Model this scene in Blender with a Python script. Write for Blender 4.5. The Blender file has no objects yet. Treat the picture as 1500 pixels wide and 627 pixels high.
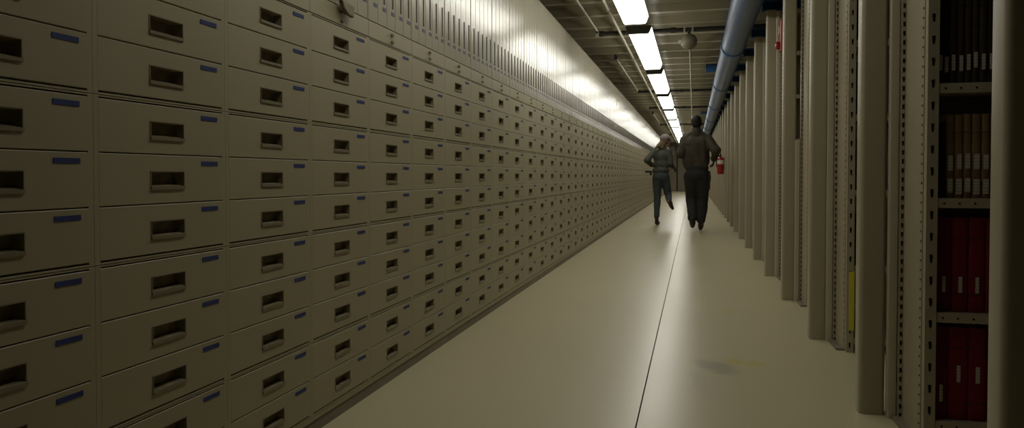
import bpy, bmesh, math, random
from mathutils import Vector, Matrix, noise
random.seed(7)
S = bpy.context.scene
C = S.collection

# ------------------------------------------------------------------ materials
def mat(name, col, rough=0.5, spec=0.5, var=0.0, vscale=3.0, metal=0.0, bump=0.0, bscale=60.0, rvar=0.0):
    m = bpy.data.materials.new(name); m.use_nodes = True
    nt = m.node_tree; b = nt.nodes['Principled BSDF']
    b.inputs['Base Color'].default_value = (*col, 1)
    b.inputs['Roughness'].default_value = rough
    b.inputs['Specular IOR Level'].default_value = spec
    b.inputs['Metallic'].default_value = metal
    tc = nt.nodes.new('ShaderNodeTexCoord')
    if var or rvar:
        n = nt.nodes.new('ShaderNodeTexNoise'); n.inputs['Scale'].default_value = vscale
        n.inputs['Detail'].default_value = 4
        nt.links.new(tc.outputs['Object'], n.inputs['Vector'])
        if var:
            r = nt.nodes.new('ShaderNodeValToRGB')
            r.color_ramp.elements[0].position = .3; r.color_ramp.elements[1].position = .7
            r.color_ramp.elements[0].color = (*[c*(1-var) for c in col], 1)
            r.color_ramp.elements[1].color = (*[min(1, c*(1+var)) for c in col], 1)
            nt.links.new(n.outputs['Fac'], r.inputs['Fac'])
            nt.links.new(r.outputs['Color'], b.inputs['Base Color'])
        if rvar:
            mr = nt.nodes.new('ShaderNodeMapRange')
            mr.inputs['To Min'].default_value = rough-rvar; mr.inputs['To Max'].default_value = rough+rvar
            nt.links.new(n.outputs['Fac'], mr.inputs['Value'])
            nt.links.new(mr.outputs['Result'], b.inputs['Roughness'])
    if bump:
        n2 = nt.nodes.new('ShaderNodeTexNoise'); n2.inputs['Scale'].default_value = bscale
        nt.links.new(tc.outputs['Object'], n2.inputs['Vector'])
        bp = nt.nodes.new('ShaderNodeBump'); bp.inputs['Strength'].default_value = bump; bp.inputs['Distance'].default_value = .002
        nt.links.new(n2.outputs['Fac'], bp.inputs['Height']); nt.links.new(bp.outputs['Normal'], b.inputs['Normal'])
    return m

def emit(name, col, strength):
    m = bpy.data.materials.new(name); m.use_nodes = True
    nt = m.node_tree; b = nt.nodes['Principled BSDF']
    b.inputs['Base Color'].default_value = (.8, .8, .8, 1)
    b.inputs['Emission Color'].default_value = (*col, 1)
    b.inputs['Emission Strength'].default_value = strength
    return m

M = {}
M['cab'] = mat('beige_enamel', (.365, .325, .205), .45, .4, .03, 2.0)
M['upper'] = mat('beige_gloss_enamel', (.45, .415, .315), .14, .40, .03, 2.0)
def ripple(m):   # slight horizontal ripple of the sheet metal
    nt = m.node_tree; b = nt.nodes['Principled BSDF']
    tc = nt.nodes.new('ShaderNodeTexCoord'); mp = nt.nodes.new('ShaderNodeMapping'); mp.inputs['Scale'].default_value = (.2, .02, 60)
    n = nt.nodes.new('ShaderNodeTexNoise'); n.inputs['Scale'].default_value = 2.2; n.inputs['Detail'].default_value = 3
    bp = nt.nodes.new('ShaderNodeBump'); bp.inputs['Strength'].default_value = 1; bp.inputs['Distance'].default_value = .0010
    nt.links.new(tc.outputs['Object'], mp.inputs['Vector']); nt.links.new(mp.outputs['Vector'], n.inputs['Vector'])
    nt.links.new(n.outputs['Fac'], bp.inputs['Height']); nt.links.new(bp.outputs['Normal'], b.inputs['Normal'])
ripple(M['upper'])
M['pull'] = mat('dark_olive_pull', (.21, .175, .10), .5, .3, .25, 40)
M['lip'] = mat('worn_pull_lip', (.23, .195, .125), .4, .4)
M['slot'] = mat('dark_slot', (.058, .050, .038), .5, .3)
M['tape'] = mat('blue_tape', (.030, .045, .17), .6, .3, .2, 30)
M['tape2'] = mat('faded_blue_tape', (.12, .12, .17), .6, .3, .2, 30)
M['rubber'] = mat('grey_rubber_base', (.24, .205, .155), .6, .3, .1, 5)
M['post'] = mat('beige_post_paint', (.37, .33, .235), .38, .45, .03, 1.5)
M['rack'] = mat('beige_rack_paint', (.38, .335, .235), .36, .5, .04, 2)
M['hole'] = mat('dark_hole', (.012, .010, .008), .8, .1)
M['hole2'] = mat('brown_hole', (.085, .068, .042), .7, .2)
M['rib_glint'] = mat('rib_glint_paint', (.42, .38, .27), .3, .5)  # lamp glint on the ceiling ribs, put into a paler colour
M['edge'] = mat('edge_highlight_paint', (.48, .43, .33), .32, .5)  # rack beige made paler: the edge strip's highlight is in the colour
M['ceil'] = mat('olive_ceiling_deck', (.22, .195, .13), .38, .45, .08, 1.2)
M['wall'] = mat('beige_plaster', (.36, .315, .22), .7, .3, .05, 1.5)
M['doorp'] = mat('beige_door_paint', (.30, .265, .19), .5, .3)
M['dark'] = mat('dark_pipe_paint', (.03, .027, .022), .5, .3)
M['galv'] = mat('galvanised_conduit', (.42, .39, .31), .4, .5, .08, 8)
M['pipe'] = mat('blue_grey_pipe_jacket', (.085, .145, .29), .36, .5, .08, 2)
M['blue'] = mat('blue_paint', (.035, .115, .30), .4, .5, .08, 6)
M['white'] = mat('white_enamel', (.62, .60, .54), .4, .5)
M['cap'] = mat('grey_end_cap', (.10, .10, .085), .5, .4)
M['red'] = mat('red_enamel', (.30, .014, .012), .3, .5, .05, 8)
M['black'] = mat('black_plastic', (.015, .015, .015), .5, .4)
M['globe'] = mat('olive_globe', (.20, .18, .12), .5, .4, .06, 10)
M['yellow'] = mat('yellow_folder', (.66, .58, .06), .6, .3, .05, 8)
M['paper'] = mat('page_paper', (.50, .46, .36), .8, .2, .1, 80)
M['bdark'] = mat('dark_brown_cloth', (.045, .033, .022), .7, .2, .25, 20)
M['bblack'] = mat('black_cloth', (.016, .014, .013), .7, .2, .25, 20)
M['bbrown'] = mat('tan_leather_cloth', (.20, .125, .06), .7, .2, .2, 20)
M['bred'] = mat('red_cloth', (.17, .008, .012), .65, .25, .12, 14)
M['bred2'] = mat('deep_red_cloth', (.115, .006, .009), .65, .25, .12, 14)
M['lens'] = emit('lit_lens', (1.0, .978, .885), 7.0)
M['gauge'] = mat('pale_label', (.60, .57, .48), .6, .3)

def label_mat():
    m = mat('spine_label_paper', (.55, .52, .43), .7, .2)
    nt = m.node_tree; b = nt.nodes['Principled BSDF']
    tc = nt.nodes.new('ShaderNodeTexCoord'); w = nt.nodes.new('ShaderNodeTexWave')
    w.bands_direction = 'Z'; w.inputs['Scale'].default_value = 28; w.inputs['Distortion'].default_value = 6
    w.inputs['Detail Scale'].default_value = 60
    r = nt.nodes.new('ShaderNodeValToRGB'); r.color_ramp.elements[0].position = .12; r.color_ramp.elements[1].position = .3
    r.color_ramp.elements[0].color = (.25, .23, .19, 1); r.color_ramp.elements[1].color = (.55, .52, .43, 1)
    nt.links.new(tc.outputs['Object'], w.inputs['Vector']); nt.links.new(w.outputs['Fac'], r.inputs['Fac'])
    nt.links.new(r.outputs['Color'], b.inputs['Base Color'])
    return m
M['slabel'] = label_mat()

def floor_mat():
    m = bpy.data.materials.new('polished_beige_floor'); m.use_nodes = True
    nt = m.node_tree; N = nt.nodes; L = nt.links; b = N['Principled BSDF']
    tc = N.new('ShaderNodeTexCoord')
    base = (.56, .50, .315)
    n = N.new('ShaderNodeTexNoise'); n.inputs['Scale'].default_value = .9; n.inputs['Detail'].default_value = 6
    L.new(tc.outputs['Object'], n.inputs['Vector'])
    r = N.new('ShaderNodeValToRGB'); r.color_ramp.elements[0].position = .3; r.color_ramp.elements[1].position = .75
    r.color_ramp.elements[0].color = (*[c*.975 for c in base], 1); r.color_ramp.elements[1].color = (*[c*1.02 for c in base], 1)
    L.new(n.outputs['Fac'], r.inputs['Fac'])
    col = r.outputs['Color']
    n2 = N.new('ShaderNodeTexNoise'); n2.inputs['Scale'].default_value = 9; n2.inputs['Detail'].default_value = 5
    L.new(tc.outputs['Object'], n2.inputs['Vector'])
    def stain(cx, cy, sx, sy, rot, c, amt):
        nonlocal col
        mp = N.new('ShaderNodeMapping'); mp.vector_type = 'TEXTURE'
        mp.inputs['Location'].default_value = (cx, cy, 0); mp.inputs['Rotation'].default_value = (0, 0, rot)
        mp.inputs['Scale'].default_value = (sx, sy, 1)
        L.new(tc.outputs['Object'], mp.inputs['Vector'])
        ln = N.new('ShaderNodeVectorMath'); ln.operation = 'LENGTH'; L.new(mp.outputs['Vector'], ln.inputs[0])
        ad = N.new('ShaderNodeMath'); ad.operation = 'MULTIPLY_ADD'
        L.new(n2.outputs['Fac'], ad.inputs[0]); ad.inputs[1].default_value = 1.1; L.new(ln.outputs['Value'], ad.inputs[2])
        mr = N.new('ShaderNodeMapRange'); mr.interpolation_type = 'SMOOTHSTEP'
        mr.inputs['From Min'].default_value = .95; mr.inputs['From Max'].default_value = 1.65
        mr.inputs['To Min'].default_value = amt; mr.inputs['To Max'].default_value = 0
        L.new(ad.outputs['Value'], mr.inputs['Value'])
        mx = N.new('ShaderNodeMix'); mx.data_type = 'RGBA'
        L.new(mr.outputs['Result'], mx.inputs['Factor']); L.new(col, mx.inputs['A']); mx.inputs['B'].default_value = (*c, 1)
        col = mx.outputs['Result']
    stain(.11, 3.53, .10, .16, .5, (.30, .28, .20), .6)
    stain(.03, 3.25, .04, .25, .1, (.38, .35, .24), .3)
    stain(.20, 3.66, .05, .07, 0, (.50, .43, .08), .75)
    stain(.30, 3.63, .06, .06, 0, (.52, .46, .10), .7)
    stain(.225, 5.0, .07, .12, 0, (.52, .46, .12), .55)
    stain(.30, 6.3, .08, .15, 0, (.52, .46, .14), .4)
    L.new(col, b.inputs['Base Color'])
    n3 = N.new('ShaderNodeTexNoise'); n3.inputs['Scale'].default_value = .7; n3.inputs['Detail'].default_value = 2
    L.new(tc.outputs['Object'], n3.inputs['Vector'])
    mr = N.new('ShaderNodeMapRange'); mr.inputs['To Min'].default_value = .26; mr.inputs['To Max'].default_value = .33
    L.new(n3.outputs['Fac'], mr.inputs['Value']); L.new(mr.outputs['Result'], b.inputs['Roughness'])
    b.inputs['Specular IOR Level'].default_value = .5
    return m
M['floor'] = floor_mat()

# ------------------------------------------------------------------ mesh helpers
class MB:
    def __init__(s): s.v = []; s.f = []; s.m = []; s.mats = []
    def mi(s, m):
        if m not in s.mats: s.mats.append(m)
        return s.mats.index(m)
    def add(s, vs, fs, m):
        o = len(s.v); i = s.mi(m); s.v += [tuple(v) for v in vs]
        for f in fs: s.f.append([o+k for k in f]); s.m.append(i)
    def box(s, x0, x1, y0, y1, z0, z1, m):
        vs = [(x, y, z) for x in (x0, x1) for y in (y0, y1) for z in (z0, z1)]
        s.add(vs, [(0, 1, 3, 2), (4, 6, 7, 5), (0, 4, 5, 1), (2, 3, 7, 6), (0, 2, 6, 4), (1, 5, 7, 3)], m)
    def prism(s, poly, h0, h1, axis, m):
        """poly: list of 2-D points; extruded along axis from h0 to h1"""
        n = len(poly)
        def p(a, b, h): return {'x': (h, a, b), 'y': (a, h, b), 'z': (a, b, h)}[axis]
        vs = [p(a, b, h0) for a, b in poly]+[p(a, b, h1) for a, b in poly]
        fs = [list(range(n))[::-1], list(range(n, 2*n))]+[(i, (i+1) % n, n+(i+1) % n, n+i) for i in range(n)]
        s.add(vs, fs, m)
    def tube(s, p0, p1, r0, m, r1=None, n=12):
        p0 = Vector(p0); p1 = Vector(p1); r1 = r0 if r1 is None else r1
        d = (p1-p0).normalized(); a = d.orthogonal().normalized(); b = d.cross(a)
        vs = []
        for p, r in ((p0, r0), (p1, r1)):
            vs += [p+(a*math.cos(t)+b*math.sin(t))*r for t in (2*math.pi*i/n for i in range(n))]
        s.add(vs, [list(range(n))[::-1], list(range(n, 2*n))]+[(i, (i+1) % n, n+(i+1) % n, n+i) for i in range(n)], m)
    def lathe(s, prof, c, m, n=24, axis='z'):
        """prof: list of (radius, height)"""
        vs = []
        for r, h in prof:
            for i in range(n):
                t = 2*math.pi*i/n; a, b = r*math.cos(t), r*math.sin(t)
                vs.append({'z': (c[0]+a, c[1]+b, c[2]+h), 'y': (c[0]+a, c[1]+h, c[2]+b), 'x': (c[0]+h, c[1]+a, c[2]+b)}[axis])
        fs = [(j*n+i, j*n+(i+1) % n, (j+1)*n+(i+1) % n, (j+1)*n+i) for j in range(len(prof)-1) for i in range(n)]
        fs += [list(range(n))[::-1], list(range((len(prof)-1)*n, len(prof)*n))]
        s.add(vs, fs, m)
    def mesh(s, name):
        me = bpy.data.meshes.new(name); me.from_pydata(s.v, [], s.f)
        for m in s.mats: me.materials.append(M[m])
        me.polygons.foreach_set('material_index', s.m)
        bm = bmesh.new(); bm.from_mesh(me); bmesh.ops.recalc_face_normals(bm, faces=bm.faces); bm.to_mesh(me); bm.free()
        me.update(); return me
    def build(s, name, parent=None, loc=(0, 0, 0), smooth=False, bevel=0, seg=2):
        me = s.mesh(name)
        o = bpy.data.objects.new(name, me); C.objects.link(o); o.location = loc
        if parent: o.parent = parent
        if smooth:
            me.polygons.foreach_set('use_smooth', [True]*len(me.polygons))
            me.set_sharp_from_angle(angle=math.radians(40))
        if bevel:
            b = o.modifiers.new('bevel', 'BEVEL'); b.width = bevel; b.segments = seg; b.limit_method = 'ANGLE'
        return o

def tag(o, label=None, cat=None, group=None, kind=None):
    if label: o['label'] = label
    if cat: o['category'] = cat
    if group: o['group'] = group
    if kind: o['kind'] = kind
    return o

def thing(name, loc, label, cat, group=None):
    o = bpy.data.objects.new(name, None); C.objects.link(o); o.location = loc; o.empty_display_size = .1
    return tag(o, label, cat, group)

KIDS = {}
def kids(o):
    return [c for c in o.children]
def dup(root, loc, label):
    r = root.copy(); C.objects.link(r); r.location = loc; r['label'] = label
    for ch in kids(root):
        c = ch.copy(); C.objects.link(c); c.parent = r
        for g in kids(ch):
            d = g.copy(); C.objects.link(d); d.parent = c
    return r

ONES = ['', 'first', 'second', 'third', 'fourth', 'fifth', 'sixth', 'seventh', 'eighth', 'ninth', 'tenth', 'eleventh', 'twelfth',
        'thirteenth', 'fourteenth', 'fifteenth', 'sixteenth', 'seventeenth', 'eighteenth', 'nineteenth']
TENS = ['', '', 'twenty', 'thirty', 'forty', 'fifty', 'sixty', 'seventy', 'eighty', 'ninety']
TENTH = ['', '', 'twentieth', 'thirtieth', 'fortieth', 'fiftieth', 'sixtieth', 'seventieth', 'eightieth', 'ninetieth']
def nth(n):
    if n < 20: return ONES[n]
    return TENTH[n//10] if n % 10 == 0 else TENS[n//10]+'-'+ONES[n % 10]

# ------------------------------------------------------------------ the setting
XL, XR, Y0, Y1, ZC = -1.92, 3.2, -2.6, 41.0, 2.78
def struct(o): o['kind'] = 'structure'; return o
b = MB()
b.box(XL, -.2022, Y0, Y1, -.1, 0, 'floor'); b.box(-.1968, XR, Y0, Y1, -.1, 0, 'floor'); b.box(-.2022, -.1968, Y0, Y1, -.1, -.006, 'hole')
struct(b.build('floor'))
b = MB(); b.box(XL-.1, XL, Y0, Y1, 0, 3, 'wall'); struct(b.build('wall_left'))
b = MB(); b.box(XR, XR+.1, Y0, Y1, 0, 3, 'wall'); struct(b.build('wall_right'))
b = MB(); b.box(XL-.1, XR+.1, Y0-.1, Y0, 0, 3, 'wall'); struct(b.build('wall_rear'))
b = MB(); b.box(XL-.1, XR+.1, Y1, Y1+.1, 0, 3, 'wall'); struct(b.build('wall_end'))
# metal deck ceiling: lateral ribs, a flat pan between them
b = MB()
prof = [(Y0, ZC)]
y = 8.074-17*.635
while y < Y1-.3:
    prof += [(y-.16, ZC), (y-.05, ZC-.065), (y+.05, ZC-.065), (y+.16, ZC)]
    y += .635
prof += [(Y1, ZC), (Y1, ZC+.12), (Y0, ZC+.12)]
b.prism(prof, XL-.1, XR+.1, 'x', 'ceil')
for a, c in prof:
    if abs(c-ZC+.065) < 1e-6 and any(abs(a2-a-.10) < 1e-6 for a2, c2 in prof): b.box(XL-.1, XR+.1, a+.012, a+.075, ZC-.0665, ZC-.06, 'rib_glint')  # pale strip painted as the glint along each rib bottom
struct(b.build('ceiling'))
# door and its frame in the end wall
b = MB(); b.box(-.86, .10, Y1-.03, Y1-.001, 0, 2.02, 'doorp'); struct(b.build('door_1'))
b = MB()
for x0, x1 in ((-.93, -.86), (.10, .17)): b.box(x0, x1, Y1-.06, Y1-.001, 0, 2.1, 'dark')
b.box(-.93, .17, Y1-.06, Y1-.001, 2.02, 2.1, 'dark'); struct(b.build('trim_1'))
b = MB(); b.box(-1.31, -1.03, Y1-.04, Y1, 2.05, 2.5, 'white'); b.box(-1.29, -1.05, Y1-.044, Y1-.04, 2.07, 2.48, 'gauge')
tag(b.build('notice_board'), 'small pale notice board high on the far end wall', 'notice board')

# ------------------------------------------------------------------ left wall of drawer cabinets
FX = -1.30; P = .4633; YC0 = 2.932-4*P; CH = .386; DP = .124
NFULL = 26
CORE = .045
def drawer_front(mb):
    hw, hh = .2166, .0606; rw, rh = .0575, .0180
    t = -.018
    o = [(-hw, -hh), (hw, -hh), (hw, hh), (-hw, hh)]; n = [(-rw, -rh), (rw, -rh), (rw, rh), (-rw, rh)]
    e = .0015
    vs = [(t, a, c) for a, c in o]+[(-e, a, c) for a, c in o]+[(-.0002, a-math.copysign(.0001, a), c-math.copysign(e, c)) for a, c in o]+[(-.0002, a, c) for a, c in n]+[(t, a, c) for a, c in n]
    fs = []
    for k in range(4):
        q = (k+1) % 4
        fs += [(k, q, 4+q, 4+k), (4+k, 4+q, 8+q, 8+k), (8+k, 8+q, 12+q, 12+k), (12+k, 12+q, 16+q, 16+k), (16+k, 16+q, q, k)]
    mb.add(vs, fs, 'cab')
def pull_mesh(mb):
    rw, rh, d = .0573, .0178, -.024
    vs = [(-.001, -rw, -rh), (-.001, rw, -rh), (-.001, rw, rh), (-.001, -rw, rh), (d, -rw+.010, -rh+.006), (d, rw-.010, -rh+.006), (d, rw-.010, rh-.003), (d, -rw+.010, rh-.003)]
    mb.add(vs, [(4, 5, 6, 7), (0, 1, 5, 4), (1, 2, 6, 5), (2, 3, 7, 6), (3, 0, 4, 7)], 'pull')
    mb.box(-.001, .0035, -rw-.003, rw+.003, -rh-.0085, -rh-.0005, 'lip')
    mb.box(-.001, .0012, -rw-.003, rw+.003, rh+.0005, rh+.003, 'lip')
    mb.box(-.001, .0012, -rw-.003, -rw-.0004, -rh, rh, 'lip'); mb.box(-.001, .0012, rw+.0004, rw+.003, -rh, rh, 'lip')
def tape_mesh(mb): mb.box(-.0005, .0012, .128, .195, .036, .0475, 'tape')
def cab_body(mb, h):
    w = P/2-.0004
    mb.box(-.55, -CORE, -w, w, 0, h-.001, 'cab')
    for a0, a1 in ((-w, -.2167), (.2167, w)): mb.box(-.55, -.0004, a0, a1, 0, h-.0008, 'cab')
    mb.box(-.55, -.0005, -.218, .218, 0, .0046, 'cab'); mb.box(-.55, -.0005, -.218, .218, h-.0046, h-.0012, 'cab')
class Off(MB):
    """writes into another builder with an offset"""
    def __init__(s, t, d): s.t = t; s.d = d
    def add(s, vs, fs, m): s.t.add([tuple(a+b for a, b in zip(v, s.d)) for v in vs], fs, m)

def cab_proto(n):
    h = CH if n == 3 else 2*DP+.014
    t = thing('drawer_cabinet', (FX, 0, 0), 'x', 'drawer cabinet', 'beige drawer cabinets stacked along the left wall')
    mb = MB(); cab_body(mb, h); mb.build('cabinet_body', t)
    for k in range(n):
        mb = MB(); drawer_front(mb); zc = .0072+DP/2+k*DP
        d = mb.build('drawer', t, (0, 0, zc))
        mb = MB(); pull_mesh(mb); mb.build('recessed_pull', d)
        mb = MB(); tape_mesh(mb); mb.build('tape_label', d)
    return t
def cab_flat(n):
    h = CH if n == 3 else 2*DP+.014
    mb = MB(); cab_body(mb, h)
    for k in range(n):
        o = Off(mb, (0, 0, .0072+DP/2+k*DP)); drawer_front(o); pull_mesh(o); tape_mesh(o)
    o = mb.build('drawer_cabinet'); tag(o, 'x', 'drawer cabinet', 'beige drawer cabinets stacked along the left wall')
    return o
TIERS = [(1.102, 3, 'top-tier beige drawer cabinet'), (.7155, 3, 'second-tier beige drawer cabinet'),
         (.329, 3, 'third-tier beige drawer cabinet'), (.0665, 2, 'bottom beige two-drawer cabinet')]
full = {3: cab_proto(3), 2: cab_proto(2)}; flat = {3: cab_flat(3), 2: cab_flat(2)}
used = set()
def cab_label(base, c):
    if c < 0: return base+' nearest the camera, before the first column'
    if c == 0: return base+' in the column cut by the left picture edge'
    return base+' in the '+nth(c+1)+' column from the left edge'
NC = int((Y1-.1-YC0)/P)
for c in range(0, 75):
    for z, n, base in TIERS:
        src = (full if c < NFULL else flat)[n]
        loc = (FX, YC0+c*P, z); lab = cab_label(base, c)
        if id(src) not in used:
            used.add(id(src)); src.location = loc; src['label'] = lab
        else: dup(src, loc, lab)
# beyond the nearest three hundred
mb = MB()
for c in range(75, NC):
    for z, n, base in TIERS:
        h = CH if n == 3 else 2*DP+.014
        cab_body(Off(mb, (FX, YC0+c*P, z)), h)
        for k in range(n):
            o = Off(mb, (FX, YC0+c*P, z+.0072+DP/2+k*DP)); drawer_front(o); pull_mesh(o); tape_mesh(o)
tag(mb.build('distant_drawer_cabinets'), 'tiny beige drawer cabinets at the far end of the left wall', 'drawer cabinets', kind='stuff')
# plinth strip
YE = YC0+(NC-.5)*P; YS = YC0-.5*P
mb = MB(); mb.box(FX-.55, FX-.002, YS, YE, .047, .066, 'cab'); mb.box(FX-.55, FX-.006, YS, YE, 0, .047, 'rubber')
struct(mb.build('baseboard_left'))

# upper cabinets: header rail with two catches, five narrow upright panels each
UZ0, UZ1 = 1.4885, 2.43
def up_body(mb):
    w = P/2-.003
    mb.box(-.55, -.02, -w, w, 0, UZ1-UZ0, 'upper')
    mb.box(-.02, -.004, -w, w, UZ1-UZ0-.025, UZ1-UZ0, 'upper')
    for a in (-w, w-.004): mb.box(-.02, -.002, a, a+.004, .072, UZ1-UZ0-.025, 'upper')
def up_rail(mb):
    w = P/2-.0012
    mb.box(-.02, .002, -w, w, 0, .068, 'cab')
def up_catch(mb):
    mb.prism([(a, c) for a, c in ((-.009, -.005), (.009, -.005), (.011, 0), (.009, .006), (-.009, .006), (-.011, 0))], .001, .009, 'x', 'pull')
PW = (P-.0104)/5
def up_panel(mb):
    mb.box(-.02, 0, -PW/2+.0018, PW/2-.0018, .072, UZ1-UZ0-.028, 'upper')
def up_pull(mb):
    pts = []
    z0, z1, r = .165, .322, .0052
    for i in range(7): t = math.pi*i/6; pts.append((r*math.cos(t), z1-r+r*math.sin(t)))
    for i in range(7): t = math.pi+math.pi*i/6; pts.append((r*math.cos(t), z0+r+r*math.sin(t)))
    mb.prism([(a+.016, c) for a, c in pts], -.001, .0028, 'x', 'slot')
def up_tape(mb): mb.box(-.0005, .0012, .000, .036, .136, .152, 'tape2')
UG = 'upper cabinets along the left wall'
up = thing('upper_cabinet', (FX, 0, UZ0), 'x', 'upper cabinet', UG)
mb = MB(); up_body(mb); mb.build('cabinet_body', up)
mb = MB(); up_rail(mb); rail = mb.build('header_rail', up, bevel=.0015, seg=1)
for zz in (.017, .048):
    mb = MB(); up_catch(mb); mb.build('catch', rail, (.002, 0, zz))
for k in range(5):
    mb = MB(); up_panel(mb); pn = mb.build('upright_panel', up, (0, -P/2+.0052+PW*(k+.5), 0), bevel=.0015, seg=1)
    mb = MB(); up_pull(mb); mb.build('pull_bar', pn)
    mb = MB(); up_tape(mb); mb.build('tape_label', pn)
mb = MB(); up_body(mb); up_rail(mb)
for zz in (.017, .048): up_catch(Off(mb, (.002, 0, zz)))
for k in range(5):
    o = Off(mb, (0, -P/2+.0052+PW*(k+.5), 0)); up_panel(o); up_pull(o); up_tape(o)
upf = tag(mb.build('upper_cabinet'), 'x', 'upper cabinet', UG)
for c in range(0, NC):
    src = up if 3 <= c < 24 else upf
    base = 'tall upper cabinet of narrow panels'
    lab = base+' at the left picture edge' if c == 0 else base+', '+nth(c+1)+' along from the left picture edge'
    loc = (FX, YC0+c*P, UZ0)
    if id(src) not in used: used.add(id(src)); src.location = loc; src['label'] = lab
    else: dup(src, loc, lab)

# dark tag hanging on a strap in front of the fourth upper cabinet
t = thing('hanging_tag', (FX+.0195, 2.50, 1.525), 'dark tapered tag hanging on a strap from the fourth upper cabinet', 'tag')
mb = MB(); mb.box(-.004, .004, -.075, -.061, .035, .24, 'slot'); mb.tube((-.010, -.068, .235), (.005, -.068, .235), .012, 'slot'); mb.build('strap', t)
mb = MB(); mb.prism([(-.075, .048), (.025, .042), (.022, 0), (-.02, .004), (-.055, .02)], -.007, .009, 'x', 'pull'); mb.build('tag_plate', t, bevel=.002)

# ------------------------------------------------------------------ right side: posts, arms, shelving
def rrect(x0, x1, y0, y1, r, n=5):
    pts = []
    for cx, cy, a in ((x1-r, y1-r, 0), (x0+r, y1-r, 90), (x0+r, y0+r, 180), (x1-r, y0+r, 270)):
        for i in range(n+1):
            t = math.radians(a+90*i/n); pts.append((cx+r*math.cos(t), cy+r*math.sin(t)))
    return pts
PY = [1.69, 2.965]+[4.245+1.275*k for k in range(0, 29)]
PH = 2.40
mb = MB(); mb.prism(rrect(0, .092, 0, .085, .016), 0, PH, 'z', 'post')
post = tag(mb.build('steel_post', smooth=True), 'x', 'post', 'beige steel posts along the right side')
for i, yy in enumerate(PY):
    lab = ('broad beige steel post filling the right picture edge', 'beige steel post just left of the open book shelves')[i] if i < 2 else \
        nth(i+1)+' beige steel post along the right side, counting away from the camera'
    if i == 0: post.location = (.628, yy, 0); post['label'] = lab
    else: dup(post, (.620 if i == 1 else .630, yy, 0), lab)
# blue arm channels on the post tops
mb = MB(); L0, L1 = -.03, 1.1
mb.box(L0, L1, .012, .112, 0, .007, 'blue'); mb.box(L0, L1, .012, .112, .093, .10, 'blue'); mb.box(L0, L1, .106, .112, .007, .093, 'blue')
mb.box(L0, L1, .012, .016, .007, .014, 'blue'); mb.box(L0, L1, .012, .016, .086, .093, 'blue')
arm = tag(mb.build('channel_arm'), 'x', 'bracket', 'blue channel arms on the posts')
for i, yy in enumerate(PY):
    lab = 'blue steel channel arm on top of the '+nth(i+1)+' beige post from the camera'
    loc = (.632, yy+.02, PH+.0005)
    if i == 0: arm.location = loc; arm['label'] = lab
    else: dup(arm, loc, lab)

def slotted(mb, x0, x1, y, z0, z1, pitch, hw, hh, taper, m='rack', hm='hole'):
    """a facing strip (towards -y) with real slots"""
    xc = (x0+x1)/2; z = z0
    while z+pitch <= z1+1e-6:
        a = z+(pitch-hh)/2; c = a+hh
        hb, ht = hw*taper, hw
        vs = [(x0, y, z), (x1, y, z), (x1, y, z+pitch), (x0, y, z+pitch), (xc-hb, y, a), (xc+hb, y, a), (xc+ht, y, c), (xc-ht, y, c)]
        mb.add(vs, [(0, 1, 5, 4), (1, 2, 6, 5), (2, 3, 7, 6), (3, 0, 4, 7)], m)
        vs2 = [(xc-hb, y+.012, a), (xc+hb, y+.012, a), (xc+ht, y+.012, c), (xc-ht, y+.012, c)]
        mb.add(vs2, [(0, 1, 2, 3)], hm)
        z += pitch
    mb.box(x0, x1, y+.0125, y+.03, z0, z1, m)
    for xa in (x0, x1-.0015): mb.box(xa, xa+.0015, y, y+.0125, z0, z1, m)
RH = 2.38; RX1 = 1.70
SH = [.077, .449, .84, 1.23, 1.61, 1.98]
def range_unit(flange_h=RH, dark=False):
    """origin: post front line; shelves open towards the camera"""
    t = thing('shelving_unit', (0, 0, 0), 'x', 'shelving unit', 'steel shelving ranges between the right posts')
    mb = MB()      # end panel, formed edges
    mb.prism([(.768, -.232), (.7605, -.215), (.758, -.17), (.7585, -.07), (.7625, -.05), (.762, -.037), (.79, -.037), (.79, -.232)], .012, RH, 'z', 'rack')
    z = .05
    while z < RH-.03:
        mb.box(.7645, .766, -.229, -.2235, z, z+.007, 'hole'); z += .0335
    mb.build('end_panel', t)
    mb = MB(); slotted(mb, .770, .805, -.265, .0, RH, .0745, .0058, .028, .6); mb.build('front_upright', t)
    mb = MB(); slotted(mb, .746, .766, -.035, .0, RH, .034, .0046, .018, .75, 'rack', 'hole2'); mb.build('rear_upright', t)
    mb = MB(); mb.prism(rrect(.712, .7445, -.030, -.001, .005, 3), .0, flange_h, 'z', 'edge'); mb.build('edge_strip', t, smooth=True)
    mb = MB(); mb.box(RX1-.035, RX1, -.265, -.235, 0, RH, 'rack'); mb.build('front_upright', t)
    mb = MB(); mb.box(.79, RX1, .015, .022, .05, RH, 'rack'); mb.build('back_sheet', t)
    mb = MB(); mb.box(.728, .79, -.232, -.0, 0, .012, 'rubber'); mb.build('base_channel', t)
    for z in SH+[RH-.035]:
        mb = MB(); mb.box(.806, RX1-.036, -.262, .012, z-.033, z, 'rack')
        for x in (.826, .872, .919, 1.0, 1.05): mb.box(x-.003, x+.003, -.2628, -.262, z-.021, z-.014, 'hole')
        mb.build('shelf', t)
    return t
proto = range_unit(); proto.location = (0, PY[1], 0)
proto['label'] = 'open steel shelving with red and brown books at right'
r2 = None
for i, yy in enumerate(PY):
    if i < 2: continue
    if i == 3:
        r2 = range_unit(1.17); r2.location = (0, yy, 0); r2['label'] = 'steel shelving whose edge strip stops halfway, behind the third post gap'
        continue
    lab = 'steel shelving end with dark gap and yellow sign strip, behind the second post' if i == 2 else \
        'steel shelving end showing in the gap before the '+nth(i+1)+' post from the camera'
    dup(proto, (0, yy, 0), lab)

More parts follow.
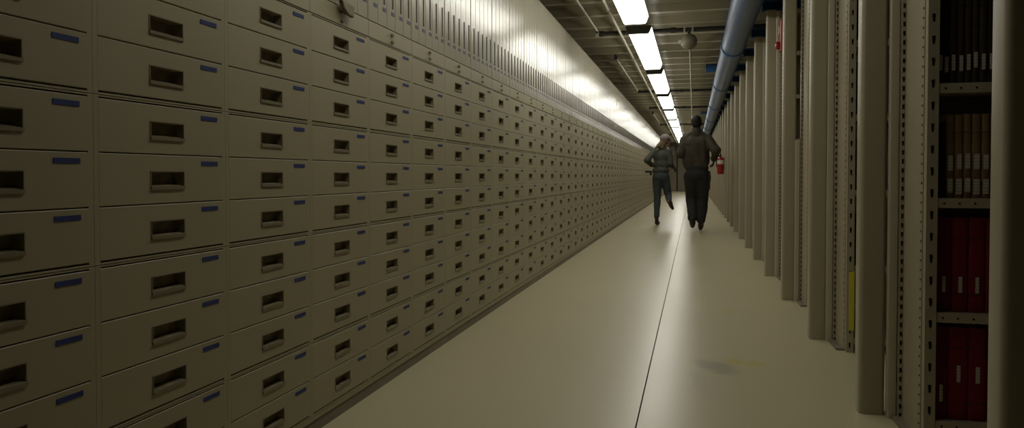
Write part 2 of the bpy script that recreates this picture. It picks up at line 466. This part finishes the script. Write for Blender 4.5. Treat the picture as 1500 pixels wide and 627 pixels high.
# books
def book(loc, w, h, d, cm, labels, lab, group, parts=True):
    """loc: lower left front corner; spine faces the camera (-y)"""
    t = thing('book', loc, lab, 'book', group)
    mb = MB(); r = min(.006, w*.3)
    n = 4
    out = [(0, d)]+[(0, r)]+[(w/2-w/2*math.cos(math.pi*i/(2*n))*1.0, r-r*math.sin(math.pi*i/(2*n))) for i in range(n+1)]
    out += [(w/2+w/2*math.sin(math.pi*i/(2*n)), r-r*math.cos(math.pi*i/(2*n))) for i in range(1, n+1)]+[(w, d)]
    inn = [(w-.0025, d), (w-.0025, r+.003), (.0025, r+.003), (.0025, d)]
    mb.prism(out+inn, 0, h, 'z', cm)
    mb.box(.001, w-.001, -.0012, .004, h*.78, h*.785, 'slot'); mb.box(.001, w-.001, -.0012, .004, h*.18, h*.185, 'slot')
    mb.build('cover', t, smooth=True)
    mb = MB(); mb.box(.0028, w-.0028, r+.0035, d-.004, .003, h-.004, 'paper'); mb.build('page_block', t)
    for lw, z0, z1 in labels:
        mb = MB(); mb.box(w/2-lw/2, w/2+lw/2, -.0022, .003, z0, z1, 'slabel'); mb.build('spine_label', t)
    return t
by = PY[1]-.235
def row(z, specs, group, base, end=1.0, start=.809):
    x = start; full_ = list(specs); q = len(specs)//2
    while start+sum(f_[0] for f_ in full_) < 1.28: full_ += specs[q:]
    specs = full_
    for i, (w, h, cm, lab) in enumerate(specs):
        if x+w > RX1-.05: break
        book((x+.0006, by, z+.0008), w-.0012, h, .19, cm, lab, (nth(i+1)+' '+base) if i else base[:0]+'first '+base, group)
        x += w
D, K, B, R, R2 = 'bdark', 'bblack', 'bbrown', 'bred', 'bred2'
rr = random.Random(3)
row(1.23, [(w, .34+rr.uniform(-.005, .005), cm, [(.0105, .045+dz, .098+dz)]) for w, cm, dz in
    ((.017, K, .0), (.019, K, -.006), (.0235, D, 0), (.0235, D, -.003), (.0215, D, 0), (.021, D, .007), (.026, D, .0), (.022, K, 0), (.022, D, .002), (.023, D, 0))],
    'dark brown books on the upper shelf', 'dark book from the perforated upright on the topmost shelf in view')
row(.84, [(.014, .255, K, []), (.014, .262, K, []), (.0275, .285, B, [(.015, .018, .066), (.014, .094, .145)]), (.0265, .284, B, [(.017, .012, .066), (.014, .098, .150)]),
          (.0255, .286, B, [(.016, .020, .068), (.014, .100, .152)]), (.029, .285, B, [(.018, .012, .064), (.016, .098, .150)]), (.027, .286, B, [(.016, .014, .064), (.014, .098, .148)]),
          (.028, .285, B, [(.016, .014, .064)])],
    'books on the shelf above the red volumes', 'book from the upright on the middle shelf of brown books')
row(.449, [(.052, .325, R2, [(.010, .066, .121)]), (.050, .325, R, [(.011, .066, .121)]), (.052, .325, R, [(.010, .066, .121)]), (.05, .325, R, [(.010, .066, .121)])],
    'red volumes on the upper red shelf', 'thick red volume from the upright on the upper red shelf')
row(.077, [(.044, .318, R2, [(.010, .060, .118)]), (.062, .318, R, [(.011, .130, .188)], ), (.055, .318, R, [(.012, .130, .186)]), (.055, .318, R2, [(.011, .130, .186)])],
    'red volumes on the lowest shelf', 'thick red volume from the upright on the lowest shelf')
# the sliver of the second unit: a yellow folder and dark boxes
t = thing('shelf_sign', (.787, PY[2]-.2655, .115), 'narrow upright yellow sign strip on the shelving upright beside the second post', 'sign')
mb = MB(); mb.box(-.006, .019, -.006, -.001, 0, .305, 'yellow'); mb.build('sign_plate', t, bevel=.001)
mb = MB(); mb.box(-.004, .006, -.001, .0, .28, .30, 'galv'); mb.box(-.004, .006, -.001, .0, .01, .03, 'galv'); mb.build('clip', t)
for j, z in enumerate(SH[1:5]):
    for k in range(3):
        book((.8095+k*.032, PY[2]-.235, z+.0008), .030, .27, .19, K, [], nth(k+1)+' dark book in the gap beside the second post, '+nth(j+2)+' shelf up', 'dark books in the gap beside the second post')

# red alarm sounder between the third and fourth posts
t = thing('fire_alarm', (.7583, PY[4]-.14, 2.0), 'red fire alarm sounder high on a shelving end by the third post', 'fire alarm')
mb = MB(); mb.prism(rrect(-.032, .0, -.05, .05, .012), 0, .27, 'z', 'red'); mb.build('housing', t, smooth=True)
mb = MB(); mb.lathe([(.035, -.032), (.036, -.045), (.03, -.062), (.014, -.070)], (0, 0, .055), 'red', axis='x'); mb.build('horn', t, smooth=True)
mb = MB(); mb.box(-.040, -.031, -.025, .025, .15, .22, 'gauge'); mb.build('strobe_lens', t)

# fire extinguisher hung on a post, far along
t = thing('fire_extinguisher', (.553, PY[11]+.04, .93), 'red fire extinguisher with white label hung on a far right post', 'fire extinguisher')
mb = MB(); mb.lathe([(.02, 0), (.06, .004), (.069, .02), (.07, .30), (.064, .335), (.045, .36), (.024, .375), (.022, .39)], (0, 0, 0), 'red'); mb.build('cylinder_body', t, smooth=True)
mb = MB(); mb.lathe([(.0695, .215), (.0712, .217), (.0712, .298), (.0695, .300)], (0, 0, 0), 'gauge'); mb.build('label_band', t, smooth=True)
mb = MB(); mb.lathe([(.024, .375), (.026, .40), (.016, .415)], (0, 0, 0), 'black'); mb.box(-.012, .012, -.10, .02, .408, .420, 'black'); mb.box(-.012, .012, -.09, .0, .432, .442, 'black'); mb.box(-.012, .012, -.01, .02, .41, .44, 'black'); mb.build('valve', t, bevel=.002)
mb = MB()
pts = [(-.02, -.03, .395), (-.07, -.05, .37), (-.085, -.05, .28), (-.082, -.045, .15)]
for a, c in zip(pts, pts[1:]): mb.tube(a, c, .010, 'black')
mb.build('hose', t, smooth=True)
mb = MB(); mb.box(.066, .077, -.03, .03, .1, .36, 'black'); mb.build('bracket', t)

# ------------------------------------------------------------------ overhead
# blue pipe
PX, PZ, PR = .4615, 2.499, .138
t = thing('overhead_pipe', (PX, 0, PZ), 'large blue-grey pipe running along the ceiling above the right posts', 'pipe')
mb = MB(); mb.tube((0, -2.4, 0), (0, 41.9, 0), PR, 'pipe', n=40); mb.build('pipe_run', t, smooth=True)
for k in range(11):
    yy = 1.7+3.7*k
    mb = MB(); mb.lathe([(PR-.002, -.055), (PR+.012, -.05), (PR+.012, .05), (PR-.002, .055)], (0, yy, 0), 'blue', n=40, axis='y')
    mb.build('coupling', t, smooth=True)
# trapeze channels over the pipe
for k, yy in enumerate((3.9, 12.4, 20.9, 29.4, 37.9)):
    lab = 'blue channel hanger sticking out left above the pipe, '+nth(k+1)+' from the camera'
    if k == 0:
        hg = thing('pipe_hanger', (0, yy, 0), lab, 'pipe hanger', 'blue channel hangers over the pipe')
        mb = MB(); x0, x1 = .190, .70
        mb.box(x0, x1, -.035, -.030, 2.6385, 2.755, 'blue'); mb.box(x0, x1, -.035, .035, 2.6372, 2.6435, 'blue'); mb.box(x0, x1, -.035, .035, 2.7495, 2.755, 'blue'); mb.build('channel', hg)
        mb = MB(); mb.box(x0-.008, x0, -.038, .038, 2.622, 2.768, 'galv'); mb.build('end_plate', hg)
        mb = MB(); mb.tube((.27, 0, 2.75), (.27, 0, 2.779), .008, 'blue'); mb.tube((.65, 0, 2.75), (.65, 0, 2.779), .008, 'blue'); mb.build('rod', hg)
    else: dup(hg, (0, yy, 0), lab)

# fluorescent fixtures
LX = -.585
M['lens_weak'] = emit('weak_lens', (1.0, .975, .86), 5.2)
def light_proto(lens='lens'):
    t = thing('ceiling_light', (LX, 0, 2.45), 'x', 'ceiling light', 'lit fluorescent fixtures in a row')
    l = 2.78
    mb = MB(); mb.prism([(-.10, 0), (.10, 0), (.112, .012), (.135, .075), (-.135, .075), (-.112, .012)], .055, l-.03, 'y', lens); mb.build('lens', t)
    mb = MB(); mb.prism([(-.12, .0755), (.12, .0755), (.09, .135), (-.09, .135)], .0, l, 'y', 'white'); mb.build('housing', t)
    for yy, tk in ((0, .055), (l-.03, .03)):
        mb = MB(); mb.prism([(-.105, -.006), (.105, -.006), (.118, .012), (.142, .075), (-.142, .075), (-.118, .012)], yy, yy+tk, 'y', 'cap'); mb.build('end_cap', t, bevel=.004)
    for yy in (.4, l-.4):
        mb = MB(); mb.tube((0, yy, .13), (0, yy, .329), .006, 'galv'); mb.build('hanging_rod', t)
    return t
lp = light_proto()
for k in range(-1, 11):
    yy = 7.37-2.78+3.2*k
    lab = ('weakly lit fluorescent fixture at the near end of the ceiling row' if k < 0 else nth(k+1)+' lit white fluorescent fixture from the camera in the ceiling row')
    if k == -1: l0 = light_proto('lens_weak'); l0.location.y = yy; l0['label'] = lab
    elif k == 0: lp.location.y = yy; lp['label'] = lab
    else: dup(lp, (LX, yy, 2.45), lab)

# dark cross pipes under the deck
mb = MB(); mb.tube((-1.15, 0, 0), (1.6, 0, 0), .026, 'dark', n=14)
for x in (-1.12, -.25, .9): mb.lathe([(.034, -.03), (.034, .03)], (x, 0, 0), 'dark', 14, axis='x')
cp = tag(mb.build('cross_pipe', smooth=True), 'x', 'pipe', 'dark cross pipes below the ceiling')
CPY = (8.90, 15.3, 19.1, 25.5, 32.0)
CPL = ('dark cross pipe under the ceiling with the round globe below it', 'second dark cross pipe under the ceiling from the camera', 'third dark cross pipe under the ceiling, above the man',
       'fourth dark cross pipe under the ceiling', 'farthest dark cross pipe under the ceiling')
for i, yy in enumerate(CPY):
    if i == 0: cp.location = (0, yy, 2.676); cp['label'] = CPL[i]
    else: dup(cp, (0, yy, 2.676), CPL[i])
# beam clamp on the left end of the first cross pipe
t = thing('pipe_clamp', (-1.1725, 8.90, 2.641), 'dark forked pipe clamp at the left end of the first cross pipe', 'pipe clamp')
mb = MB(); mb.tube((0, -.05, .04), (.02, -.05, .138), .010, 'dark'); mb.tube((0, -.05, .04), (-.03, -.05, .138), .010, 'dark'); mb.build('fork', t, smooth=True)
mb = MB(); mb.lathe([(.045, -.02), (.045, .02)], (0, 0, .035), 'galv', 16, axis='x'); mb.build('collar', t, smooth=True)
# conduits
def conduit(x, z, y0, y1, r, lab, m='galv', fit=True):
    t = thing('conduit', (x, y0, z), lab, 'conduit', 'thin conduits under the ceiling')
    mb = MB(); mb.tube((0, 0, 0), (0, y1-y0, 0), r, m, n=10); mb.build('tube', t, smooth=True)
    yy = (8.074-17*.635)+math.ceil((y0+.15-8.074+17*.635)/.635)*.635-y0
    while yy < y1-y0-.02:
        mb = MB(); mb.box(-r-.004, r+.004, yy-.012, yy+.012, -r-.003, r+.003, m); mb.box(-.004, .004, yy-.012, yy+.012, r, ZC-z-.0669, m); mb.build('strap', t); yy += 3.175
    if fit:
        mb = MB(); mb.lathe([(r*2.2, -.03), (r*2.2, .03)], (0, 0, 0), 'dark', 12, axis='y'); mb.tube((0, 0, 0), (-.01, 0, .048), r*1.3, 'dark'); mb.build('fitting', t, smooth=True)
    return t
conduit(-.868, 2.634, -2.4, 40.8, .016, 'long pale conduit running along the left side of the ceiling lights', fit=False)
conduit(-1.14, 2.66, -1.5, 8.6, .014, 'near pale conduit at upper left, ending at the pipe clamp')
conduit(-1.13, 2.66, 10.7, 14.9, .014, 'short pale conduit between wall top and lights, second from the camera')
conduit(-1.12, 2.66, 20.5, 24.5, .014, 'tiny distant pale conduit above the woman')
conduit(-.055, 2.634, 9.4, 38, .012, 'pale conduit running away from the round globe above the man', fit=False)
# globe
t = thing('ceiling_globe', (-.062, 8.90, 2.53), 'round olive-grey ceiling globe hanging from the dark cross pipe', 'ceiling globe')
mb = MB(); mb.lathe([(.012, -.098)]+[(.098*math.sin(a), -.098*math.cos(a)) for a in [math.pi*i/18 for i in range(2, 17)]]+[(.02, .098)], (0, 0, 0), 'globe', 32); mb.build('dome', t, smooth=True)
mb = MB(); mb.tube((0, 0, .09), (0, 0, .125), .016, 'dark'); mb.build('stem', t, smooth=True)
mb = MB(); mb.lathe([(.028, -.02), (.03, 0), (.02, .03)], (-.105, -.02, 0), 'white', 16, axis='x'); mb.build('side_knob', t, smooth=True)
mb = MB(); mb.box(-.065, -.045, -.03, .03, .116, .176, 'galv'); mb.box(.03, .05, -.03, .03, .116, .176, 'galv'); mb.build('mounting_clip', t)

# ------------------------------------------------------------------ people
def round_cone(bm, p0, r0, p1, r1):
    p0 = Vector(p0); p1 = Vector(p1); d = p1-p0; L = d.length
    for p, r in ((p0, r0), (p1, r1)):
        bmesh.ops.create_icosphere(bm, subdivisions=2, radius=r, matrix=Matrix.Translation(p))
    if L > 1e-5:
        q = Vector((0, 0, 1)).rotation_difference(d.normalized()).to_matrix().to_4x4()
        bmesh.ops.create_cone(bm, cap_ends=True, segments=16, radius1=r0, radius2=r1, depth=L, matrix=Matrix.Translation((p0+p1)/2) @ q)
def ellipsoid(bm, c, r, rot=None):
    m = Matrix.Translation(c) @ (rot.to_4x4() if rot else Matrix.Identity(4)) @ Matrix.Diagonal((*r, 1))
    bmesh.ops.create_icosphere(bm, subdivisions=3, radius=1, matrix=m)
def blob(name, m, parent, fn, voxel=.010, smooth=6, folds=0, fscale=9, seed=0, cut=None):
    bm = bmesh.new(); fn(bm)
    me = bpy.data.meshes.new('tmp'); bm.to_mesh(me); bm.free()
    o = bpy.data.objects.new('tmp', me); C.objects.link(o)
    r = o.modifiers.new('r', 'REMESH'); r.mode = 'VOXEL'; r.voxel_size = voxel
    s = o.modifiers.new('s', 'SMOOTH'); s.factor = .5; s.iterations = smooth
    dg = bpy.context.evaluated_depsgraph_get()
    me2 = bpy.data.meshes.new_from_object(o.evaluated_get(dg))
    bpy.data.objects.remove(o); bpy.data.meshes.remove(me)
    me2.name = name
    if folds:
        off = Vector((seed*3.1, seed*1.7, seed))
        for v in me2.vertices:
            p = Vector((v.co.x*fscale, v.co.y*fscale, v.co.z*fscale*.7+v.co.x*fscale*.8))+off
            v.co += v.normal*folds*(noise.noise(p)+.5*noise.noise(p*2.1))
    if cut:
        bm = bmesh.new(); bm.from_mesh(me2)
        for co, no in cut:
            bmesh.ops.bisect_plane(bm, geom=bm.verts[:]+bm.edges[:]+bm.faces[:], plane_co=co, plane_no=no, clear_outer=True)
        bm.to_mesh(me2); bm.free()
    me2.materials.clear(); me2.materials.append(m)
    me2.polygons.foreach_set('use_smooth', [True]*len(me2.polygons)); me2.polygons.foreach_set('material_index', [0]*len(me2.polygons))
    ob = bpy.data.objects.new(name, me2); C.objects.link(ob); ob.parent = parent
    return ob
def hand(bm, wrist, fwd, palm_n, side, s=1.0, curl=.9):
    """palm, four unequal bent fingers and a thumb; fwd = along the hand, palm_n = out of the palm, side = towards the thumb"""
    w = Vector(wrist); f = Vector(fwd).normalized(); n = Vector(palm_n); n = (n-f*n.dot(f)).normalized(); t = f.cross(n).normalized()*side
    for k in (-1, -.33, .33, 1):
        round_cone(bm, w+t*.012*k, .017*s, w+f*.085*s+t*.030*k*s, .0125*s)
    for k, (off, ln) in enumerate(((.031, .070), (.0105, .080), (-.0105, .074), (-.031, .058))):
        base = w+f*.088*s+t*off*s; ang = .35*curl
        d1 = f*math.cos(ang)+n*math.sin(ang); p1 = base+d1*ln*.45*s
        d2 = f*math.cos(ang*2.6)+n*math.sin(ang*2.6); p2 = p1+d2*ln*.32*s
        d3 = f*math.cos(ang*3.8)+n*math.sin(ang*3.8); p3 = p2+d3*ln*.25*s
        round_cone(bm, base, .0095*s, p1, .0088*s); round_cone(bm, p1, .0088*s, p2, .0082*s); round_cone(bm, p2, .0082*s, p3, .0075*s)
    b0 = w+f*.028*s+t*.026*s; p1 = b0+(t*.8+f*.55+n*.3).normalized()*.042*s; p2 = p1+(f*.8+t*.35+n*.5).normalized()*.030*s
    round_cone(bm, b0, .014*s, p1, .011*s); round_cone(bm, p1, .011*s, p2, .009*s)
def head(bm, c, yaw, s=1.0, tilt=0):
    R_ = Matrix.Rotation(-yaw, 3, 'Z') @ Matrix.Rotation(-tilt, 3, 'X')
    P_ = lambda x, y, z: Vector(c)+R_ @ Vector((x*s, y*s, z*s))
    ellipsoid(bm, P_(0, -.008, .025), (.075*s, .095*s, .092*s), R_)
    ellipsoid(bm, P_(0, .022, -.045), (.055*s, .066*s, .072*s), R_)
    ellipsoid(bm, P_(0, .058, -.088), (.026*s, .026*s, .02*s), R_)           # chin
    round_cone(bm, P_(0, .086, .012), .010*s, P_(0, .104, -.026), .014*s)      # nose
    round_cone(bm, P_(-.03, .080, .024), .011*s, P_(.03, .080, .024), .011*s)    # brow
    for q in (-1, 1):
        ellipsoid(bm, P_(q*.076*s, -.005, -.008), (.011*s, .020*s, .032*s), R_)
        ellipsoid(bm, P_(q*.040, .055, -.03), (.020*s, .022*s, .018*s), R_)
    round_cone(bm, P_(-.016, .082, -.058), .008*s, P_(.016, .082, -.058), .008*s)  # lips
    return P_, R_
def shoe(bm, heel, toe, up, w=.042, anklep=None):
    h = Vector(heel); t = Vector(toe); u = Vector(up).normalized()
    round_cone(bm, h, w*.82, h*.45+t*.55, w); round_cone(bm, h*.45+t*.55, w, t, w*.72)
    round_cone(bm, h+u*.03, w*.8, h*.6+t*.4+u*.035, w*.8)
    if anklep: round_cone(bm, h*.8+t*.2+u*.03, w*.9, anklep, w*.95)
def face_bits(P_, R_, parent, s):
    for q in (-1, 1):
        bm = bmesh.new(); ellipsoid(bm, P_(q*.031, .078, .002), (.012*s, .009*s, .008*s), R_)
        me = bpy.data.meshes.new('eye'); bm.to_mesh(me); bm.free(); me.materials.append(M['eye']); e = bpy.data.objects.new('eye', me); C.objects.link(e); e.parent = parent
M['eye'] = mat('dark_eye', (.03, .022, .018), .25, .5)
M['skinm'] = mat('deep_brown_skin', (.075, .042, .026), .5, .4, .08, 20)
M['skinw'] = mat('light_brown_skin', (.36, .21, .14), .5, .4, .06, 20)
M['hairm'] = mat('black_hair', (.014, .011, .009), .7, .2, .2, 60, bump=.6, bscale=140)
M['hairw'] = mat('light_brown_hair', (.13, .088, .045), .6, .3, .3, 40, bump=.6, bscale=90)
M['jackm'] = mat('dark_brown_jacket', (.050, .042, .028), .75, .2, .2, 6, bump=.4, bscale=160)
M['troum'] = mat('charcoal_trousers', (.026, .027, .026), .8, .2, .15, 8, bump=.3, bscale=200)
M['shoem'] = mat('black_shoes', (.016, .014, .012), .5, .4, .1, 10)
M['jackw'] = mat('grey_green_jacket', (.062, .064, .052), .75, .2, .25, 7, bump=.4, bscale=160)
M['jeans'] = mat('faded_blue_grey_jeans', (.058, .070, .076), .8, .2, .25, 9, bump=.3, bscale=220)
M['bootw'] = mat('dark_brown_boots', (.035, .025, .018), .55, .3, .15, 10)
M['capw'] = mat('mauve_grey_cap', (.20, .175, .17), .8, .2, .08, 14, bump=.3, bscale=200)

# --- man running away
man = thing('person', (.113, 12.0, 0), 'tall person in dark brown jacket and charcoal trousers running away from the camera', 'person')
mc = (-.074, .10, 1.765)
A = dict(pel=(-.06, 0, .93), ch=(-.075, .05, 1.33), nb=(-.074, .07, 1.55), sl=(-.245, .05, 1.50), sr=(.100, .05, 1.50), el=(-.320, -.06, 1.255), wl=(-.22, .17, 1.20),
         er=(.235, -.13, 1.305), wr=(.205, .07, 1.165), hl=(-.15, 0, .90), hr=(.035, 0, .90), kl=(-.142, .09, .52), kr=(.032, .07, .53), al=(-.125, -.10, .205), ar=(.008, -.05, .165))
PM = {}
def f(bm):
    PM['P'] = head(bm, mc, math.radians(-4), 1.06, .05)
    round_cone(bm, A['nb'], .066, (mc[0], mc[1]-.02, mc[2]-.06), .064)
    round_cone(bm, A['pel'], .13, A['ch'], .14); round_cone(bm, A['ch'], .13, A['nb'], .07)
    for a, e, w in (('sl', 'el', 'wl'), ('sr', 'er', 'wr')):
        round_cone(bm, A['ch'], .10, A[a], .055); round_cone(bm, A[a], .052, A[e], .043); round_cone(bm, A[e], .043, A[w], .028)
    for a, k, n in (('hl', 'kl', 'al'), ('hr', 'kr', 'ar')):
        round_cone(bm, A['pel'], .11, A[a], .09); round_cone(bm, A[a], .085, A[k], .058); round_cone(bm, A[k], .056, A[n], .038)
    hand(bm, A['wr'], (-.05, .45, -.70), (-1, .1, 0), -1, 1.0, 1.3)
    hand(bm, A['wl'], (.45, .6, -.1), (.2, -.5, -1), 1, 1.05, 1.2)
    round_cone(bm, A['al'], .038, (-.125, -.05, .12), .03); round_cone(bm, A['ar'], .038, (.004, .02, .07), .03)
blob('body', M['skinm'], man, f, .0062, 4)
face_bits(*PM['P'], man, 1.06)
def f(bm):
    P_, R_ = PM['P']
    ellipsoid(bm, P_(0, -.018, .036), (.086, .098, .097), R_); ellipsoid(bm, P_(0, -.045, -.015), (.079, .062, .07), R_)
blob('hair', M['hairm'], man, f, .007, 3, .002, 40)
def f(bm):
    for q in (-.17, -.12, -.07, -.03, .015): round_cone(bm, (q-.002, .0, 1.12), .122, (q, .035, 1.42), .130)
    round_cone(bm, (-.18, -.01, 1.085), .105, (.025, -.01, 1.085), .105)
    round_cone(bm, (-.21, .05, 1.48), .080, (.07, .05, 1.48), .080); round_cone(bm, (-.17, .06, 1.54), .052, (.02, .06, 1.54), .052)
    for q in (-1, 1): round_cone(bm, (-.074+q*.14, .06, 1.54), .05, (-.074+q*.03, .08, 1.635), .045)
    round_cone(bm, (-.074, .075, 1.57), .084, (-.074, .085, 1.665), .077)
    for a, e, w in (('sl', 'el', 'wl'), ('sr', 'er', 'wr')):
        round_cone(bm, A[a], .085, A[e], .076)
        q = Vector(A[e]).lerp(Vector(A[w]), .92); round_cone(bm, A[e], .064, q, .050)
    round_cone(bm, (.235, -.12, 1.29), .060, (.215, -.01, 1.19), .050)
blob('jacket', M['jackm'], man, f, .011, 10, .012, 11, 2)
def f(bm):
    ellipsoid(bm, (-.058, 0, 1.03), (.185, .13, .09)); ellipsoid(bm, (-.058, -.005, .92), (.205, .15, .13))
    for a, k, n, hem in (('hl', 'kl', 'al', .95), ('hr', 'kr', 'ar', .93)):
        q = Vector(A[k]).lerp(Vector(A[n]), hem)
        round_cone(bm, A[a], .126, A[k], .094); round_cone(bm, A[k], .094, q, .076)
blob('trousers', M['troum'], man, f, .011, 5, .010, 8, 5)
def f(bm): shoe(bm, (-.125, -.13, .215), (-.126, -.03, .085), (0, .75, .65), .052, (-.125, -.09, .24))
blob('shoe', M['shoem'], man, f, .008, 3)
def f(bm): shoe(bm, (.008, -.075, .150), (.002, .075, .042), (0, .6, .8), .050, (.009, -.03, .20))
blob('shoe', M['shoem'], man, f, .008, 3)
mb = MB(); mb.box(.125, .15, -.10, -.09, .68, .98, 'black'); o = mb.build('hanging_strap', man)

# --- woman running, turned to the right
wom = thing('person', (-.656, 13.275, 0), 'person in grey cap, grey-green jacket and jeans running beside the drawers', 'person')
wc = (.155, .10, 1.535)
A2 = dict(pel=(.075, 0, .91), ch=(.085, .05, 1.24), nb=(.115, .075, 1.39), sl=(-.045, .06, 1.335), sr=(.215, .03, 1.335), el=(-.180, -.10, 1.18), wl=(-.075, .13, 1.09),
          er=(.245, -.01, 1.11), wr=(.285, .19, 1.055), hl=(.012, 0, .87), hr=(.145, 0, .87), kl=(.012, .06, .48), kr=(.205, .12, .55), al=(0, .0, .10), ar=(.235, -.20, .43))
PW2 = {}
def f(bm):
    PW2['P'] = head(bm, wc, math.radians(52), .96, -.05)
    round_cone(bm, A2['nb'], .048, (wc[0]-.01, wc[1]-.02, wc[2]-.07), .046)
    round_cone(bm, A2['pel'], .115, (.08, .03, 1.08), .10); round_cone(bm, (.08, .03, 1.08), .10, A2['ch'], .115); round_cone(bm, A2['ch'], .11, A2['nb'], .055)
    for a, e, w in (('sl', 'el', 'wl'), ('sr', 'er', 'wr')):
        round_cone(bm, A2['ch'], .08, A2[a], .045); round_cone(bm, A2[a], .042, A2[e], .035); round_cone(bm, A2[e], .035, A2[w], .023)
    for a, k, n in (('hl', 'kl', 'al'), ('hr', 'kr', 'ar')):
        round_cone(bm, A2['pel'], .09, A2[a], .08); round_cone(bm, A2[a], .075, A2[k], .05); round_cone(bm, A2[k], .048, A2[n], .032)
    hand(bm, A2['wl'], (.6, .6, .1), (.6, -.5, -.3), 1, .92, 1.3)
    hand(bm, A2['wr'], (.45, .75, -.2), (-.6, .3, -.5), -1, .92, 1.2)
    round_cone(bm, A2['al'], .032, (.01, .06, .05), .028); round_cone(bm, A2['ar'], .032, (.26, -.21, .39), .028)
blob('body', M['skinw'], wom, f, .0062, 4)
face_bits(*PW2['P'], wom, .96)
P_, R_ = PW2['P']
def f(bm):
    ellipsoid(bm, P_(0, -.020, .018), (.084, .092, .088), R_); ellipsoid(bm, P_(0, -.06, -.04), (.070, .05, .075), R_)
    a = P_(0, -.085, -.02)
    round_cone(bm, P_(0, -.06, -.03), .068, (.09, .03, 1.42), .048); round_cone(bm, P_(0, -.075, -.03), .06, (.04, .0, 1.43), .035)
    round_cone(bm, a, .046, (.045, .01, 1.475), .034); round_cone(bm, (.045, .01, 1.475), .034, (.005, -.04, 1.43), .026); round_cone(bm, (.005, -.04, 1.43), .026, (-.03, -.06, 1.385), .012)
blob('hair', M['hairw'], wom, f, .007, 3, .004, 45)
def f(bm): ellipsoid(bm, P_(0, -.010, .050), (.092, .106, .088), R_)
zc = P_(0, 0, .045)
up_ = R_ @ Vector((0, 0, 1))
cap = blob('cap', M['capw'], wom, f, .006, 3, .0015, 30, cut=[(zc, -up_)])
bm = bmesh.new()
vv = []
for layer in (0, .006):
    for j in range(2):
        for i in range(13):
            a = math.radians(-62+124*i/12); rr_ = (.098, .098+.078*math.cos(a*.9))[j]
            vv.append(bm.verts.new(P_(math.sin(a)*(.090 if j == 0 else .086), -.012+math.cos(a)*.10+(.078*max(0, math.cos(a*1.15)) if j else 0), .052+layer-(.018*j)-.02*abs(math.sin(a))**2)))
g = lambda l, j, i: vv[l*26+j*13+i]
for i in range(12):
    bm.faces.new((g(0, 0, i), g(0, 0, i+1), g(0, 1, i+1), g(0, 1, i))); bm.faces.new((g(1, 0, i), g(1, 1, i), g(1, 1, i+1), g(1, 0, i+1)))
    for j in range(2): bm.faces.new((g(0, j, i), g(0, j, i+1), g(1, j, i+1), g(1, j, i)))
for i in (0, 12): bm.faces.new((g(0, 0, i), g(0, 1, i), g(1, 1, i), g(1, 0, i)))
bmesh.ops.recalc_face_normals(bm, faces=bm.faces)
me = bpy.data.meshes.new('visor'); bm.to_mesh(me); bm.free(); me.materials.append(M['capw']); o = bpy.data.objects.new('visor', me); C.objects.link(o); o.parent = cap
def f(bm):
    ellipsoid(bm, (.078, .0, 1.00), (.158, .130, .075)); ellipsoid(bm, (.08, .02, 1.10), (.145, .120, .13)); ellipsoid(bm, (.085, .04, 1.24), (.15, .125, .14))
    round_cone(bm, (-.015, .06, 1.315), .055, (.185, .035, 1.315), .055); round_cone(bm, (.04, .06, 1.35), .05, (.16, .06, 1.35), .05)
    round_cone(bm, (.112, .07, 1.39), .060, (.125, .078, 1.425), .056)
    for a, e, w in (('sl', 'el', 'wl'), ('sr', 'er', 'wr')):
        round_cone(bm, A2[a], .060, A2[e], .053); round_cone(bm, A2[e], .053, Vector(A2[e]).lerp(Vector(A2[w]), .93), .040)
blob('jacket', M['jackw'], wom, f, .010, 10, .011, 11, 8)
def f(bm):
    ellipsoid(bm, (.077, 0, .97), (.145, .115, .07)); ellipsoid(bm, (.077, -.005, .89), (.155, .13, .11))
    for a, k, n in (('hl', 'kl', 'al'), ('hr', 'kr', 'ar')):
        round_cone(bm, A2[a], .092, A2[k], .066); round_cone(bm, A2[k], .066, Vector(A2[k]).lerp(Vector(A2[n]), .86), .050)
blob('jeans', M['jeans'], wom, f, .010, 5, .007, 10, 3)
def f(bm): shoe(bm, (0, -.035, .040), (.03, .16, .032), (0, 0, 1), .038, (0, -.005, .17))
blob('boot', M['bootw'], wom, f, .008, 3)
def f(bm): shoe(bm, (.235, -.235, .425), (.295, -.215, .315), (.3, .7, .5), .038, (.228, -.14, .46))
blob('boot', M['bootw'], wom, f, .008, 3)
def f(bm): hand(bm, A2['wr'], (.45, .75, -.2), (-.6, .3, -.5), -1, 1.0, 1.2); round_cone(bm, A2['wr'], .026, Vector(A2['wr'])-Vector((.01, .03, 0)), .03)
blob('glove', M['shoem'], wom, f, .0055, 2)
mb = MB(); mb.box(-.205, -.075, -.06, -.01, .955, .995, 'black'); mb.box(-.12, -.08, -.06, -.01, .91, .96, 'black'); mb.build('belt_pouch', wom, bevel=.008)

# ------------------------------------------------------------------ camera and light levels
f_px = 1041.67; pitch = math.radians(1.2)
psi = math.atan(266*math.cos(pitch)/f_px)
cam = bpy.data.cameras.new('camera'); co = bpy.data.objects.new('camera', cam); C.objects.link(co)
cam.sensor_width = 36; cam.lens = 36*f_px/1500
cam.shift_y = (-57.5+f_px*math.tan(pitch))/1500
cam.clip_start = .05; cam.clip_end = 200
co.location = (0, 0, .92); co.rotation_euler = (math.pi/2-pitch, 0, psi)
S.camera = co
w = bpy.data.worlds.new('world'); S.world = w; w.use_nodes = True
w.node_tree.nodes['Background'].inputs['Color'].default_value = (0, 0, 0, 1)
S.view_settings.view_transform = 'Standard'; S.view_settings.look = 'None'
S.view_settings.exposure = 0; S.view_settings.gamma = 1; S.view_settings.use_curve_mapping = False
